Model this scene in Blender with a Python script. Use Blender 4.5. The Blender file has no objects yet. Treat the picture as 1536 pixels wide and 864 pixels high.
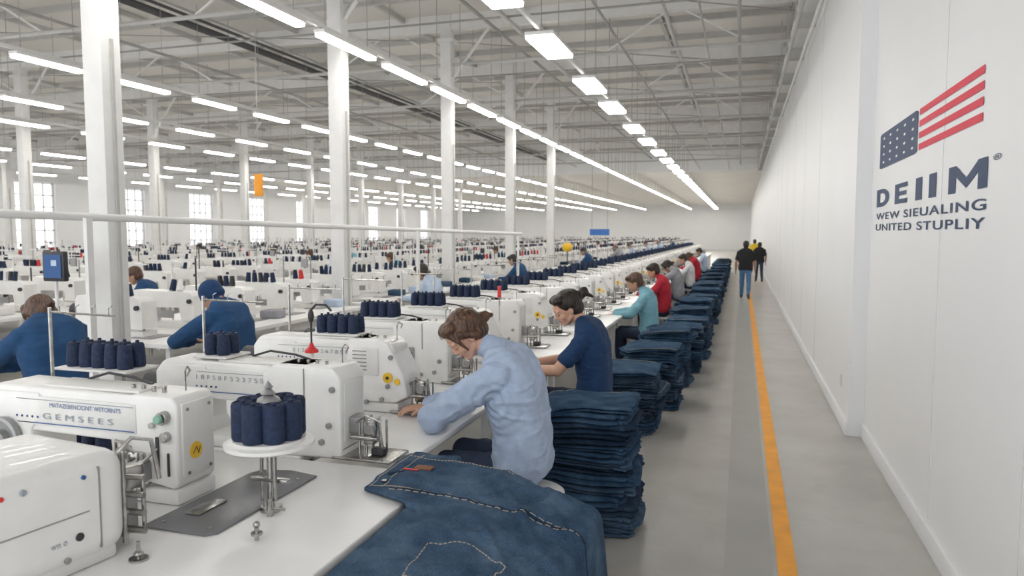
import bpy, bmesh, math, random
import numpy as np
from mathutils import Vector, Matrix, noise
R = math.radians
scene = bpy.context.scene
COL = scene.collection

# ------------------------------------------------------------------ materials
def new_mat(name):
    m = bpy.data.materials.new(name); m.use_nodes = True
    return m, m.node_tree, m.node_tree.nodes["Principled BSDF"]

def mat(name, col, rough=0.5, metal=0.0, var=0.04, scale=6.0, bump=0.0, bscale=80.0, coat=0.0, stretch=None, sss=0.0):
    m, nt, b = new_mat(name)
    b.inputs["Roughness"].default_value = rough
    b.inputs["Metallic"].default_value = metal
    b.inputs["Coat Weight"].default_value = coat
    if sss:
        b.inputs["Subsurface Weight"].default_value = sss; b.inputs["Subsurface Radius"].default_value = (0.01, 0.004, 0.002)
        b.inputs["Subsurface Scale"].default_value = 1.0
    tc = nt.nodes.new("ShaderNodeTexCoord")
    src = tc.outputs["Object"]
    if stretch:
        mp = nt.nodes.new("ShaderNodeMapping"); mp.inputs["Scale"].default_value = stretch
        nt.links.new(src, mp.inputs["Vector"]); src = mp.outputs[0]
    n = nt.nodes.new("ShaderNodeTexNoise"); n.inputs["Scale"].default_value = scale
    n.inputs["Detail"].default_value = 4
    nt.links.new(src, n.inputs["Vector"])
    r = nt.nodes.new("ShaderNodeValToRGB")
    r.color_ramp.elements[0].position = 0.3; r.color_ramp.elements[1].position = 0.7
    r.color_ramp.elements[0].color = [max(0, c*(1-var*1.5)) for c in col] + [1]
    r.color_ramp.elements[1].color = [min(1, c*(1+var)) for c in col] + [1]
    nt.links.new(n.outputs["Fac"], r.inputs["Fac"])
    nt.links.new(r.outputs["Color"], b.inputs["Base Color"])
    if bump:
        n2 = nt.nodes.new("ShaderNodeTexNoise"); n2.inputs["Scale"].default_value = bscale
        nt.links.new(src, n2.inputs["Vector"])
        bp = nt.nodes.new("ShaderNodeBump"); bp.inputs["Strength"].default_value = bump
        bp.inputs["Distance"].default_value = 0.01
        nt.links.new(n2.outputs["Fac"], bp.inputs["Height"])
        nt.links.new(bp.outputs["Normal"], b.inputs["Normal"])
    return m

def emis(name, col, s):
    m, nt, b = new_mat(name)
    b.inputs["Base Color"].default_value = (*col, 1)
    b.inputs["Emission Color"].default_value = (*col, 1)
    b.inputs["Emission Strength"].default_value = s
    return m

def denim(name, dark, mid, light):
    m, nt, b = new_mat(name)
    b.inputs["Roughness"].default_value = 0.95
    b.inputs["Specular IOR Level"].default_value = 0.12
    tc = nt.nodes.new("ShaderNodeTexCoord")
    mp = nt.nodes.new("ShaderNodeMapping"); mp.inputs["Scale"].default_value = (1, 3.2, 1); mp.inputs["Rotation"].default_value = (0, 0, 0.6)
    nt.links.new(tc.outputs["Object"], mp.inputs["Vector"])
    fine = nt.nodes.new("ShaderNodeTexNoise"); fine.inputs["Scale"].default_value = 170; fine.inputs["Detail"].default_value = 4; fine.inputs["Roughness"].default_value = 0.75
    big = nt.nodes.new("ShaderNodeTexNoise"); big.inputs["Scale"].default_value = 6; big.inputs["Detail"].default_value = 6; big.inputs["Roughness"].default_value = 0.6
    nt.links.new(mp.outputs[0], fine.inputs["Vector"]); nt.links.new(tc.outputs["Object"], big.inputs["Vector"])
    a = nt.nodes.new("ShaderNodeMath"); a.operation = 'MULTIPLY_ADD'; a.inputs[1].default_value = 0.58
    nt.links.new(fine.outputs["Fac"], a.inputs[0])
    h = nt.nodes.new("ShaderNodeMath"); h.operation = 'MULTIPLY'; h.inputs[1].default_value = 0.42
    nt.links.new(big.outputs["Fac"], h.inputs[0]); nt.links.new(h.outputs[0], a.inputs[2])
    r = nt.nodes.new("ShaderNodeValToRGB")
    r.color_ramp.elements[0].position = 0.38; r.color_ramp.elements[1].position = 0.63
    r.color_ramp.elements[0].color = (*dark, 1); r.color_ramp.elements[1].color = (*light, 1)
    e = r.color_ramp.elements.new(0.5); e.color = (*mid, 1)
    nt.links.new(a.outputs[0], r.inputs["Fac"]); nt.links.new(r.outputs["Color"], b.inputs["Base Color"])
    bp = nt.nodes.new("ShaderNodeBump"); bp.inputs["Strength"].default_value = 0.5; bp.inputs["Distance"].default_value = 0.006
    nt.links.new(a.outputs[0], bp.inputs["Height"]); nt.links.new(bp.outputs["Normal"], b.inputs["Normal"])
    return m

WHITE = mat("white_enamel", (0.81, 0.80, 0.775), 0.34, var=0.03, scale=9, coat=0.15)
WHITE2 = mat("offwhite_plastic", (0.74, 0.73, 0.70), 0.45, var=0.04)
TABLE = mat("white_laminate", (0.85, 0.84, 0.825), 0.3, var=0.02)
EDGE = mat("laminate_edge", (0.55, 0.54, 0.52), 0.5)
GREY = mat("grey_bed_plate", (0.20, 0.20, 0.21), 0.35, 0.3)
MID = mat("mid_grey_metal", (0.33, 0.33, 0.33), 0.4, 0.5)
DARK = mat("dark_plastic", (0.03, 0.03, 0.035), 0.45)
CHROME = mat("worn_chrome", (0.45, 0.44, 0.42), 0.25, 1.0, var=0.2, scale=30)
NAVY = mat("navy_thread", (0.011, 0.025, 0.068), 0.75, var=0.3, bump=0.4, scale=60, bscale=200)
YEL = mat("yellow_sticker", (0.85, 0.52, 0.03), 0.5)
ORG = mat("orange_sign", (0.9, 0.35, 0.02), 0.5)
RED = mat("red_plastic", (0.65, 0.03, 0.03), 0.4)
GREEN = mat("green_tint", (0.25, 0.45, 0.35), 0.4)
BLUEP = mat("blue_print", (0.03, 0.1, 0.28), 0.6)
INK = mat("grey_print", (0.30, 0.33, 0.38), 0.6)
LOGON = mat("navy_paint", (0.01, 0.04, 0.12), 0.6, var=0.02)
LOGOR = mat("red_paint", (0.75, 0.02, 0.06), 0.6, var=0.02)
LOGOW = mat("white_paint_dots", (0.9, 0.9, 0.9), 0.6, var=0.02)
DEN = [denim("denim_mid", (0.013, 0.028, 0.055), (0.040, 0.075, 0.125), (0.105, 0.165, 0.235)),
       denim("denim_dark", (0.006, 0.013, 0.028), (0.019, 0.037, 0.068), (0.055, 0.092, 0.145)),
       denim("denim_blue", (0.010, 0.026, 0.056), (0.031, 0.069, 0.125), (0.085, 0.152, 0.235)),
       denim("denim_washed", (0.020, 0.041, 0.078), (0.052, 0.095, 0.158), (0.120, 0.185, 0.265))]
STITCH = mat("tan_stitch", (0.55, 0.45, 0.33), 0.8)
LEATHER = mat("leather_patch", (0.22, 0.09, 0.04), 0.7)
SKIN = mat("skin", (0.64, 0.37, 0.26), 0.5, var=0.06, scale=30, sss=0.2)
SKIN2 = mat("skin_tan", (0.48, 0.26, 0.17), 0.5, var=0.05)
LIP = mat("lips", (0.50, 0.18, 0.15), 0.45)
EYE = mat("eyelash_dark", (0.03, 0.02, 0.02), 0.5)
HAIRB = mat("hair_brown", (0.100, 0.046, 0.023), 0.42, var=0.62, scale=1, bump=0.7, bscale=1, stretch=(55, 110, 14))
HAIRD = mat("hair_dark", (0.022, 0.013, 0.010), 0.42, var=0.6, scale=1, bump=0.7, bscale=1, stretch=(50, 100, 14))
SHOE = mat("shoe", (0.05, 0.05, 0.055), 0.6)
def cloth(n, c): return mat(n, c, 0.92, var=0.09, scale=14, bump=0.35, bscale=230)
SW = cloth("sweater_light_blue", (0.42, 0.51, 0.67))
NAVYT = cloth("tshirt_navy", (0.012, 0.045, 0.125))
TEAL = cloth("shirt_teal", (0.20, 0.42, 0.50))
REDC = cloth("shirt_red", (0.45, 0.02, 0.04))
BLKC = cloth("shirt_black", (0.02, 0.02, 0.024))
GRYC = cloth("shirt_grey", (0.3, 0.3, 0.33))
WHTC = cloth("shirt_white", (0.7, 0.7, 0.72))
BLUC = cloth("sweater_blue", (0.015, 0.065, 0.165))
LBLC = cloth("shirt_pale_blue", (0.5, 0.6, 0.75))
PNTS = cloth("trousers_dark", (0.035, 0.05, 0.09))
JEANC = cloth("trousers_jeans", (0.10, 0.22, 0.40))

# ------------------------------------------------------------------ mesh builder
class MB:
    def __init__(s): s.bm = bmesh.new(); s.mats = []
    def mi(s, m):
        if m not in s.mats: s.mats.append(m)
        return s.mats.index(m)
    def raw(s, vs, fs, m, M=None):
        i = s.mi(m)
        bv = [s.bm.verts.new(M @ Vector(v) if M else v) for v in vs]
        for f in fs:
            try:
                fc = s.bm.faces.new([bv[k] for k in f]); fc.material_index = i; fc.smooth = True
            except ValueError: pass
    def absorb(s, t, m, M=None):
        t.verts.index_update()
        vs = [v.co.copy() for v in t.verts]; fs = [[v.index for v in f.verts] for f in t.faces]
        t.free(); s.raw(vs, fs, m, M)
    def box(s, c, d, m, M=None, r=0.0, seg=2):
        t = bmesh.new(); bmesh.ops.create_cube(t, size=1)
        bmesh.ops.scale(t, vec=d, verts=t.verts)
        if r: bmesh.ops.bevel(t, geom=list(t.edges), offset=min(r, min(d)*0.49), segments=seg, profile=0.5, affect='EDGES')
        T = Matrix.Translation(c)
        s.absorb(t, m, (T @ M) if M else T)
    def prism(s, poly, y0, y1, m, r=0.0, M=None, seg=2):
        t = bmesh.new(); n = len(poly)
        a = [t.verts.new((p[0], y0, p[1])) for p in poly]; b = [t.verts.new((p[0], y1, p[1])) for p in poly]
        t.faces.new(a); t.faces.new(b[::-1])
        for k in range(n): t.faces.new([a[k], b[k], b[(k+1) % n], a[(k+1) % n]])
        bmesh.ops.recalc_face_normals(t, faces=t.faces)
        if r: bmesh.ops.bevel(t, geom=list(t.edges), offset=r, segments=seg, profile=0.5, affect='EDGES')
        s.absorb(t, m, M)
    def cyl(s, p0, p1, r0, m, r1=None, n=16, bev=0):
        p0 = Vector(p0); p1 = Vector(p1); r1 = r0 if r1 is None else r1
        q = (p1-p0).to_track_quat('Z', 'Y').to_matrix().to_4x4(); L = (p1-p0).length
        pr = [(0, 0), (r0, 0), (r1, L), (0, L)] if not bev else [(0, 0), (r0-bev, 0), (r0, bev), (r1, L-bev), (r1-bev, L), (0, L)]
        s.lathe(pr, m, Matrix.Translation(p0) @ q, n)
    def lathe(s, pr, m, M=None, n=24):
        vs = []; fs = []; rings = []
        for (r, z) in pr:
            if r < 1e-6: rings.append([len(vs)]); vs.append((0, 0, z))
            else:
                rings.append(list(range(len(vs), len(vs)+n)))
                vs += [(r*math.cos(2*math.pi*k/n), r*math.sin(2*math.pi*k/n), z) for k in range(n)]
        for a, b in zip(rings, rings[1:]):
            for k in range(n):
                k2 = (k+1) % n
                if len(a) == 1 and len(b) == 1: continue
                if len(a) == 1: fs.append([a[0], b[k2], b[k]])
                elif len(b) == 1: fs.append([a[k], a[k2], b[0]])
                else: fs.append([a[k], a[k2], b[k2], b[k]])
        s.raw(vs, fs, m, M)
    def tube(s, pts, r, m, n=8):
        pts = [Vector(p) for p in pts]; vs = []; fs = []
        for i, p in enumerate(pts):
            d = (pts[min(i+1, len(pts)-1)] - pts[max(i-1, 0)]).normalized()
            q = d.to_track_quat('Z', 'Y').to_matrix()
            for k in range(n):
                a = 2*math.pi*k/n; vs.append(p + q @ Vector((r*math.cos(a), r*math.sin(a), 0)))
        for i in range(len(pts)-1):
            for k in range(n):
                fs.append([i*n+k, i*n+(k+1) % n, (i+1)*n+(k+1) % n, (i+1)*n+k])
        fs.append(list(range(n))[::-1]); fs.append([(len(pts)-1)*n+k for k in range(n)])
        s.raw(vs, fs, m)
    def ball(s, c, r, m, M=None, u=16, v=10):
        t = bmesh.new(); bmesh.ops.create_uvsphere(t, u_segments=u, v_segments=v, radius=1)
        rr = r if hasattr(r, '__len__') else (r, r, r)
        T = Matrix.Translation(c) @ (M if M else Matrix()) @ Matrix.Diagonal((*rr, 1))
        s.absorb(t, m, T)
    def mesh(s, name):
        me = bpy.data.meshes.new(name); s.bm.normal_update(); s.bm.to_mesh(me); s.bm.free()
        for m in s.mats: me.materials.append(m)
        me.set_sharp_from_angle(angle=R(42))
        return me
    def obj(s, name, loc=(0, 0, 0), rz=0, parent=None):
        return place(s.mesh(name), name, loc, rz, parent)

def place(me, name, loc=(0, 0, 0), rz=0, parent=None, sc=1):
    o = bpy.data.objects.new(name, me); COL.objects.link(o)
    o.location = loc; o.rotation_euler = (0, 0, rz)
    o.scale = (sc, sc, sc)
    if parent: o.parent = parent
    return o

# ------------------------------------------------------------------ room
CEIL = 6.1
def concrete():
    m, nt, b = new_mat("floor_concrete")
    tc = nt.nodes.new("ShaderNodeTexCoord")
    n = nt.nodes.new("ShaderNodeTexNoise"); n.inputs["Scale"].default_value = 1.3; n.inputs["Detail"].default_value = 10
    n.inputs["Roughness"].default_value = 0.65
    nt.links.new(tc.outputs["Object"], n.inputs["Vector"])
    r = nt.nodes.new("ShaderNodeValToRGB"); r.color_ramp.elements[0].position = 0.3; r.color_ramp.elements[1].position = 0.75
    r.color_ramp.elements[0].color = (0.38, 0.362, 0.335, 1); r.color_ramp.elements[1].color = (0.54, 0.525, 0.49, 1)
    nt.links.new(n.outputs["Fac"], r.inputs["Fac"]); nt.links.new(r.outputs["Color"], b.inputs["Base Color"])
    b.inputs["Roughness"].default_value = 0.30
    return m
CONC = concrete()
CONC2 = mat("floor_concrete_worn", (0.39, 0.38, 0.36), 0.32, var=0.06, scale=2)
WALL = mat("wall_white_paint", (0.86, 0.865, 0.87), 0.5, var=0.01, scale=1)
JOINT = mat("wall_joint", (0.66, 0.67, 0.68), 0.6)
CEILM = mat("ceiling_panel", (0.70, 0.68, 0.64), 0.8, var=0.03, scale=0.6)
STEEL = mat("white_steel", (0.77, 0.765, 0.75), 0.5, var=0.03)
GSTEEL = mat("grey_steel", (0.34, 0.335, 0.32), 0.5, var=0.05)
LSTEEL = mat("light_grey_steel", (0.50, 0.495, 0.475), 0.5, var=0.05)
DPIPE = mat("dark_pipe", (0.07, 0.07, 0.075), 0.5)
YLINE = mat("yellow_floor_paint", (0.90, 0.38, 0.02), 0.45, var=0.10, scale=5)
LIGHT = emis("tube_light_diffuser", (1.0, 0.975, 0.93), 19)
YEND = 82

def simple(name, c, d, m, r=0):
    b = MB(); b.box((0, 0, 0), d, m, r=r); return b.obj(name, c)
simple("floor", (-15.5, 40, -0.05), (35, 86, 0.1), CONC)
simple("floor_worn_strip", (0.08, 40, 0.001), (0.26, 84, 0.002), CONC2)
simple("floor_line_yellow", (0.285, 40, 0.003), (0.10, 84, 0.003), YLINE)
simple("wall_right", (1.2, 2.6, CEIL/2), (0.2, 9.2, CEIL), WALL)
simple("wall_right_far", (1.085, 7.2+37.4, CEIL/2), (0.23, 74.8, CEIL), WALL)
b = MB(); b.box((0, 0, 0), (0.025, 9.16, 0.13), WALL, r=0.006); b.obj("baseboard_right", (1.088, 2.6, 0.065))
b = MB(); b.box((0, 0, 0), (0.025, 74.8, 0.13), WALL, r=0.006); b.obj("baseboard_right_far", (0.958, 44.6, 0.065))
b = MB()
for y in (1.9, 3.35, 4.8): b.box((1.0995, y, 3.1), (0.003, 0.005, 5.9), JOINT)
for y in np.arange(10.5, 80, 2.4): b.box((0.9695, y, 3.1), (0.003, 0.007, 5.9), JOINT)
b.obj("trim_wall_panel_joints")
b = MB(); b.box((0, 0, 0), (0.012, 0.08, 0.12), WHITE2, r=0.003); b.box((-0.007, 0, 0.02), (0.003, 0.03, 0.03), JOINT); b.box((-0.007, 0, -0.025), (0.003, 0.03, 0.03), JOINT)
b.obj("wall_outlet", (0.963, 7.7, 0.42))
simple("wall_far", (-15.5, YEND, CEIL/2), (35, 0.2, CEIL), WALL)
b = MB(); XL = -32
b.box((XL, 40, 0.4), (0.3, 86, 0.8), WALL); b.box((XL, 40, 5.2), (0.3, 86, 1.9), WALL)
wy = [(-1.4+5.6*k) for k in range(15)]
prev = -3
for y in wy:
    a = y-1.05
    if a > prev: b.box((XL, (prev+a)/2, 2.5), (0.3, a-prev, 3.5), WALL)
    prev = y+1.05
b.box((XL, (prev+83)/2, 2.5), (0.3, 83-prev, 3.5), WALL)
b.obj("wall_left")
b = MB()
for y in wy:
    for k in range(-2, 3): b.box((XL, y+k*0.5, 2.53), (0.07, 0.05, 3.45), STEEL)
    for k in range(7): b.box((XL, y, 0.85+k*0.56), (0.07, 2.1, 0.05), STEEL)
b.obj("window_frames")
b = MB(); b.box((-15.5, 17.5, CEIL+0.05), (35, 41, 0.1), CEILM); b.obj("ceiling")
b = MB(); b.box((-15.5, 60, 4.95), (35, 44, 0.1), CEILM); b.box((-15.5, 38.0, 5.5), (35, 0.15, 1.2), WALL); b.obj("ceiling_low")

# roof structure
PITCH = 4.15; Y0C = 5.4
b = MB()
for k in range(-1, 9):
    y = Y0C+PITCH*k
    if y > 37: break
    b.box((-15.5, y, CEIL-0.15), (34.8, 0.14, 0.30), STEEL)
    b.box((-15.5, y+PITCH/3, CEIL-0.06), (34.8, 0.07, 0.12), LSTEEL)
    b.box((-15.5, y+PITCH*2/3, CEIL-0.06), (34.8, 0.07, 0.12), LSTEEL)
    b.cyl((-32, y, 5.15), (1, y, 5.15), 0.035, LSTEEL, n=6)
    b.cyl((-32, y+PITCH/2, 5.35), (1, y+PITCH/2, 5.35), 0.018, GSTEEL, n=6)
    for j in range(6):
        x = -29.2+j*5.6
        b.cyl((x-1.3, y, 5.15), (x, y, CEIL-0.2), 0.02, STEEL, n=5)
        b.cyl((x+1.3, y, 5.15), (x, y, CEIL-0.2), 0.02, STEEL, n=5)
    b.cyl((-16, y, 5.6), (-5.6, y+PITCH, 5.6), 0.010, GSTEEL, n=4); b.cyl((-5.6, y, 5.6), (1, y+PITCH, 5.6), 0.010, GSTEEL, n=4)
for x in np.arange(-31, 1, 2.45):
    b.box((x, 17.5, CEIL-0.05), (0.07, 40, 0.1), LSTEEL)
b.obj("roof_beams")
b = MB()
b.cyl((-9.9, -1, 5.72), (-9.9, 37.9, 5.72), 0.07, DPIPE, n=8)
b.cyl((-9.6, -1, 5.75), (-9.6, 37.9, 5.75), 0.03, DPIPE, n=8)
for x, z, r_, m_ in ((-7.0, 5.5, 0.06, STEEL), (-3.7, 5.3, 0.04, LSTEEL), (-1.3, 5.55, 0.04, LSTEEL), (-0.1, 5.2, 0.03, GSTEEL), (-18, 5.3, 0.08, STEEL), (-12.9, 5.2, 0.05, LSTEEL), (-6.3, 5.05, 0.025, GSTEEL), (-2.0, 5.0, 0.02, GSTEEL), (-4.4, 5.6, 0.03, GSTEEL), (-0.6, 4.9, 0.015, GSTEEL), (-8.3, 5.3, 0.02, GSTEEL), (-11.4, 5.5, 0.03, GSTEEL)):
    b.cyl((x, -1, z), (x, 37.9, z), r_, m_, n=8)
b.obj("ceiling_pipes")
b = MB(); b.box((0.86, 17.5, 5.2), (0.22, 40, 0.3), STEEL, r=0.02)
b.cyl((0.7, -1, 4.85), (0.7, 37.9, 4.85), 0.03, LSTEEL, n=8)
b.cyl((0.88, -1, 4.7), (0.88, 37.9, 4.7), 0.025, STEEL, n=8)
for y in np.arange(1, 38, 2.15):
    b.box((0.83, y, 4.95), (0.3, 0.04, 0.22), LSTEEL); b.cyl((0.7, y, 4.85), (0.7, y, CEIL), 0.012, LSTEEL, n=5)
b.obj("wall_duct")

# columns
for X, n_ in ((-5.6, 5), (-16.7, 10), (-27.8, 10)):
    for k in range(n_):
        y = Y0C+PITCH*k
        h = CEIL if y < 38 else 4.9
        b = MB(); b.box((0, 0, h/2), (0.22, 0.22, h), STEEL, r=0.012)
        b.box((0, 0, 0.1), (0.30, 0.32, 0.2), STEEL, r=0.01)
        if y < 38:
            b.box((0, 0, h-0.5), (0.34, 0.34, 0.06), STEEL)
            b.cyl((0.12, 0, h-1.2), (0.9, 0, h-0.25), 0.03, STEEL, n=6)
            b.box((0.118, 0, 1.9), (0.02, 0.03, 3.4), LSTEEL)
        b.obj("support_column", (X, y, 0))

# lights
def light_row(X, ys, L, W, z=4.33, hz=None):
    b = MB()
    for y in ys:
        top = (CEIL if y < 38 else 4.9)
        b.box((X, y, z+0.045), (W+0.02, L+0.03, 0.05), STEEL, r=0.006)
        b.box((X, y, z), (W, L, 0.045), LIGHT, r=0.01)
        for e in (-0.4, 0.4): b.cyl((X, y+e*L, z+0.07), (X, y+e*L, top), 0.006, GSTEEL, n=4)
    y0, y1 = min(ys)-L, max(ys)+L
    b.box((X, (y0+y1)/2, z+0.11), (0.05, y1-y0, 0.05), STEEL)
    b.obj("ceiling_light_row")
light_row(-2.5, [7.3, 9.75, 12.5, 14.8, 17.9, 20.5, 23.4]+list(np.arange(26, 80, 2.5)), 1.15, 0.36)
light_row(-5.1, list(np.arange(1.75, 80, 1.8)), 1.38, 0.13)
light_row(-9.8, list(np.arange(1.3, 80, 1.8)), 1.1, 0.14)
light_row(-13.0, list(np.arange(2.1, 80, 2.2)), 1.2, 0.14)
light_row(-15.7, list(np.arange(1.9, 80, 2.2)), 1.2, 0.16)
light_row(-21, list(np.arange(3, 80, 2.6)), 1.5, 0.18)
light_row(-24.5, list(np.arange(3, 80, 2.6)), 1.5, 0.18)
light_row(-28.6, list(np.arange(3, 80, 3.0)), 1.7, 0.18)

b = MB()
b.cyl((-4.45, -0.5, 2.02), (-4.05, 13.6, 1.83), 0.028, STEEL, n=10)
b.box((-4.22, 3.9, 1.0), (0.03, 0.05, 1.9), STEEL)
b.box((-4.12, 9.0, 0.94), (0.03, 0.05, 1.88), STEEL)
b.box((-4.05, 13.4, 0.92), (0.03, 0.05, 1.84), STEEL)
b.obj("overhead_power_rail")

# ------------------------------------------------------------------ sewing machines
def spools(b, cx, cy, z, nx, ny, p=0.072, r=0.033, h=0.115):
    b.box((cx, cy, z+0.006), (nx*p+0.05, ny*p+0.05, 0.012), WHITE2, r=0.005)
    for i in range(nx):
        for j in range(ny):
            x = cx+(i-(nx-1)/2)*p; y = cy+(j-(ny-1)/2)*p
            b.lathe([(0, 0.012), (r*0.9, 0.012), (r*1.0, 0.02), (r*1.02, 0.05), (r*0.86, h*0.93), (r*0.7, h), (r*0.25, h), (r*0.22, h+0.012), (0, h+0.012)], NAVY, Matrix.Translation((x, y, z)), 12)

def machine(kind, L=0.98):
    b = MB()
    b.box((-L/2, 0, 0.03), (L, 0.216, 0.06), WHITE, r=0.012)
    b.prism([(-L, 0.05), (-L+0.30, 0.05), (-L+0.25, 0.12), (-L+0.25, 0.25), (-L+0.32, 0.30), (-L+0.3, 0.4), (-L+0.03, 0.4), (-L, 0.36)], -0.11, 0.11, WHITE, 0.012)
    e_ = -0.03
    b.prism([(-L+0.05, 0.24), (-0.05+e_, 0.225), (e_, 0.25), (e_, 0.39), (-0.03+e_, 0.412), (-L+0.06, 0.425), (-L+0.02, 0.40)], -0.10, 0.10, WHITE, 0.014, seg=3)
    b.box((-0.5, -0.102, 0.325), (0.62, 0.012, 0.12), WHITE2, r=0.004)
    b.box((-0.5, -0.109, 0.275), (0.6, 0.002, 0.004), BLUEP)
    b.box((-0.5, -0.109, 0.372), (0.6, 0.002, 0.0025), INK)
    for k in range(5): b.cyl((-0.80+k*0.028, -0.106, 0.30), (-0.80+k*0.028, -0.112, 0.30), 0.005, DARK if k % 2 else BLUEP, n=8)
    b.box((-0.45, 0, 0.424), (0.5, 0.15, 0.012), WHITE2, r=0.005)
    for k in range(4):
        b.cyl((-0.12-k*0.05, -0.03, 0.41), (-0.12-k*0.05, -0.03, 0.445), 0.009, CHROME, n=8, bev=0.002)
    b.tube([(-0.07, 0.03, 0.41), (-0.07, 0.03, 0.50), (-0.05, 0.02, 0.52), (-0.02, 0.0, 0.51), (-0.02, -0.02, 0.49)], 0.004, CHROME, 6)
    b.tube([(-0.6, 0.06, 0.43), (-0.5, 0.07, 0.46), (-0.35, 0.06, 0.45), (-0.25, 0.05, 0.43)], 0.006, DARK, 6)
    b.cyl((-L+0.1, 0.13, 0), (-L+0.1, 0.13, 0.72), 0.008, CHROME, n=6)
    b.cyl((-L+0.1, 0.13, 0.70), (-L+0.5, 0.09, 0.70), 0.005, CHROME, n=6)
    for k in range(4): b.tube([(-L+0.18+k*0.09, 0.11, 0.70), (-L+0.18+k*0.09, 0.11, 0.73), (-L+0.2+k*0.09, 0.11, 0.74)], 0.003, CHROME, 5)
    T = Matrix.Translation((-L+0.12, -0.11, 0.2)) @ Matrix.Rotation(R(90), 4, 'X')
    b.lathe([(0, 0), (0.085, 0), (0.092, 0.008), (0.092, 0.032), (0.08, 0.036), (0.072, 0.02), (0.04, 0.018), (0.035, 0.045), (0, 0.045)], MID, T, 28)
    b.cyl((-L-0.14, 0, 0.26), (-L+0.02, 0, 0.26), 0.075, DARK, n=20, bev=0.01)
    if kind == 'A':
        b.prism([(-0.235, 0.25), (-0.20, 0.12), (-0.17, 0.085), (-0.02, 0.06), (0.0, 0.08), (0.004, 0.39), (-0.02, 0.42), (-0.22, 0.422)], -0.105, 0.105, WHITE, 0.012, seg=3)
        b.box((0.006, 0, 0.25), (0.012, 0.17, 0.29), WHITE2, r=0.005)
        b.cyl((0.010, -0.02, 0.20), (0.016, -0.02, 0.20), 0.033, YEL, n=24)
        b.tube([(0.017, -0.04, 0.19), (0.017, -0.02, 0.215), (0.017, -0.01, 0.185), (0.017, 0.0, 0.21)], 0.002, DARK, 4)
        for yy, zz in ((-0.06, 0.37), (0.06, 0.37), (-0.06, 0.12), (0.06, 0.12)): b.cyl((0.01, yy, zz), (0.016, yy, zz), 0.007, CHROME, n=8)
        b.cyl((-0.05, -0.10, 0.345), (-0.05, -0.135, 0.345), 0.026, CHROME, n=20, bev=0.003)
        b.cyl((-0.05, -0.135, 0.345), (-0.05, -0.155, 0.345), 0.017, GREEN, n=16, bev=0.003)
        b.cyl((-0.045, -0.10, 0.27), (-0.045, -0.13, 0.27), 0.02, CHROME, n=16, bev=0.003)
        b.cyl((-0.11, -0.10, 0.31), (-0.11, -0.12, 0.31), 0.012, CHROME, n=12)
        b.box((-0.09, -0.108, 0.20), (0.012, 0.01, 0.13), DARK)
        b.box((-0.04, -0.108, 0.16), (0.006, 0.01, 0.09), DARK)
        b.tube([(-0.09, -0.11, 0.22), (-0.10, -0.14, 0.20), (-0.13, -0.15, 0.17)], 0.006, CHROME, 6)
        b.box((-0.15, -0.12, 0.13), (0.05, 0.05, 0.07), MID, r=0.006)
        b.tube([(-0.18, -0.13, 0.16), (-0.22, -0.15, 0.12), (-0.23, -0.15, 0.03)], 0.009, CHROME, 8)
        b.box((-0.22, -0.08, 0.17), (0.14, 0.08, 0.06), CHROME, r=0.008)
        b.box((-0.26, -0.10, 0.11), (0.05, 0.06, 0.10), MID, r=0.006)
        b.cyl((-0.30, -0.12, 0.06), (-0.16, -0.12, 0.06), 0.012, CHROME, n=10)
        b.cyl((-0.25, -0.14, 0.02), (-0.25, -0.14, 0.22), 0.007, CHROME, n=8)
        b.cyl((-0.19, -0.15, 0.06), (-0.19, -0.15, 0.20), 0.006, CHROME, n=8)
        b.tube([(-0.28, -0.12, 0.20), (-0.25, -0.15, 0.25), (-0.20, -0.15, 0.24), (-0.18, -0.13, 0.20)], 0.006, CHROME, 6)
        for k in range(5): b.cyl((-0.28+k*0.035, -0.11, 0.17-0.02*(k % 2)), (-0.28+k*0.035, -0.145, 0.17-0.02*(k % 2)), 0.010, MID if k % 2 else CHROME, n=10)
        for (x, y, r_) in ((-0.08, 0, 0.008), (-0.11, 0.02, 0.009), (-0.05, -0.03, 0.006), (-0.14, -0.04, 0.007), (-0.03, -0.07, 0.006), (-0.06, -0.08, 0.006)):
            b.cyl((x, y, 0.015), (x, y, 0.09), r_, CHROME, n=10)
        b.box((-0.09, 0, 0.05), (0.06, 0.03, 0.035), CHROME, r=0.004)
        b.box((-0.06, -0.075, 0.035), (0.07, 0.03, 0.02), CHROME, r=0.004)
        b.box((-0.085, -0.01, 0.012), (0.075, 0.035, 0.012), CHROME, r=0.003)
        b.tube([(-0.14, -0.05, 0.09), (-0.17, -0.1, 0.06), (-0.19, -0.14, 0.05)], 0.006, CHROME, 6)
    else:
        if kind == 'B':
            b.prism([(-0.40, 0.0), (-0.02, 0.0), (0.0, 0.03), (0.0, 0.38), (-0.04, 0.43), (-0.36, 0.43), (-0.42, 0.38)], -0.115, 0.115, WHITE, 0.014, seg=3)
            b.box((-0.47, -0.06, 0.14), (0.16, 0.1, 0.17), DARK, r=0.01)
            b.box((-0.31, -0.118, 0.15), (0.12, 0.008, 0.20), MID, r=0.004)
            for k in range(6): b.box((-0.31, -0.124, 0.08+k*0.026), (0.09, 0.004, 0.008), DARK)
            b.box((0.002, 0, 0.22), (0.008, 0.17, 0.28), WHITE2, r=0.003)
            b.box((-0.19, -0.117, 0.33), (0.004, 0.006, 0.18), MID)
        else:
            b.prism([(-0.34, 0.20), (-0.30, 0.06), (-0.02, 0.06), (0.06, 0.10), (0.04, 0.22), (-0.06, 0.41), (-0.10, 0.43), (-0.32, 0.43)], -0.115, 0.115, WHITE, 0.014, seg=3)
            b.box((-0.2, -0.118, 0.3), (0.16, 0.006, 0.16), WHITE2, r=0.003)
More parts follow.
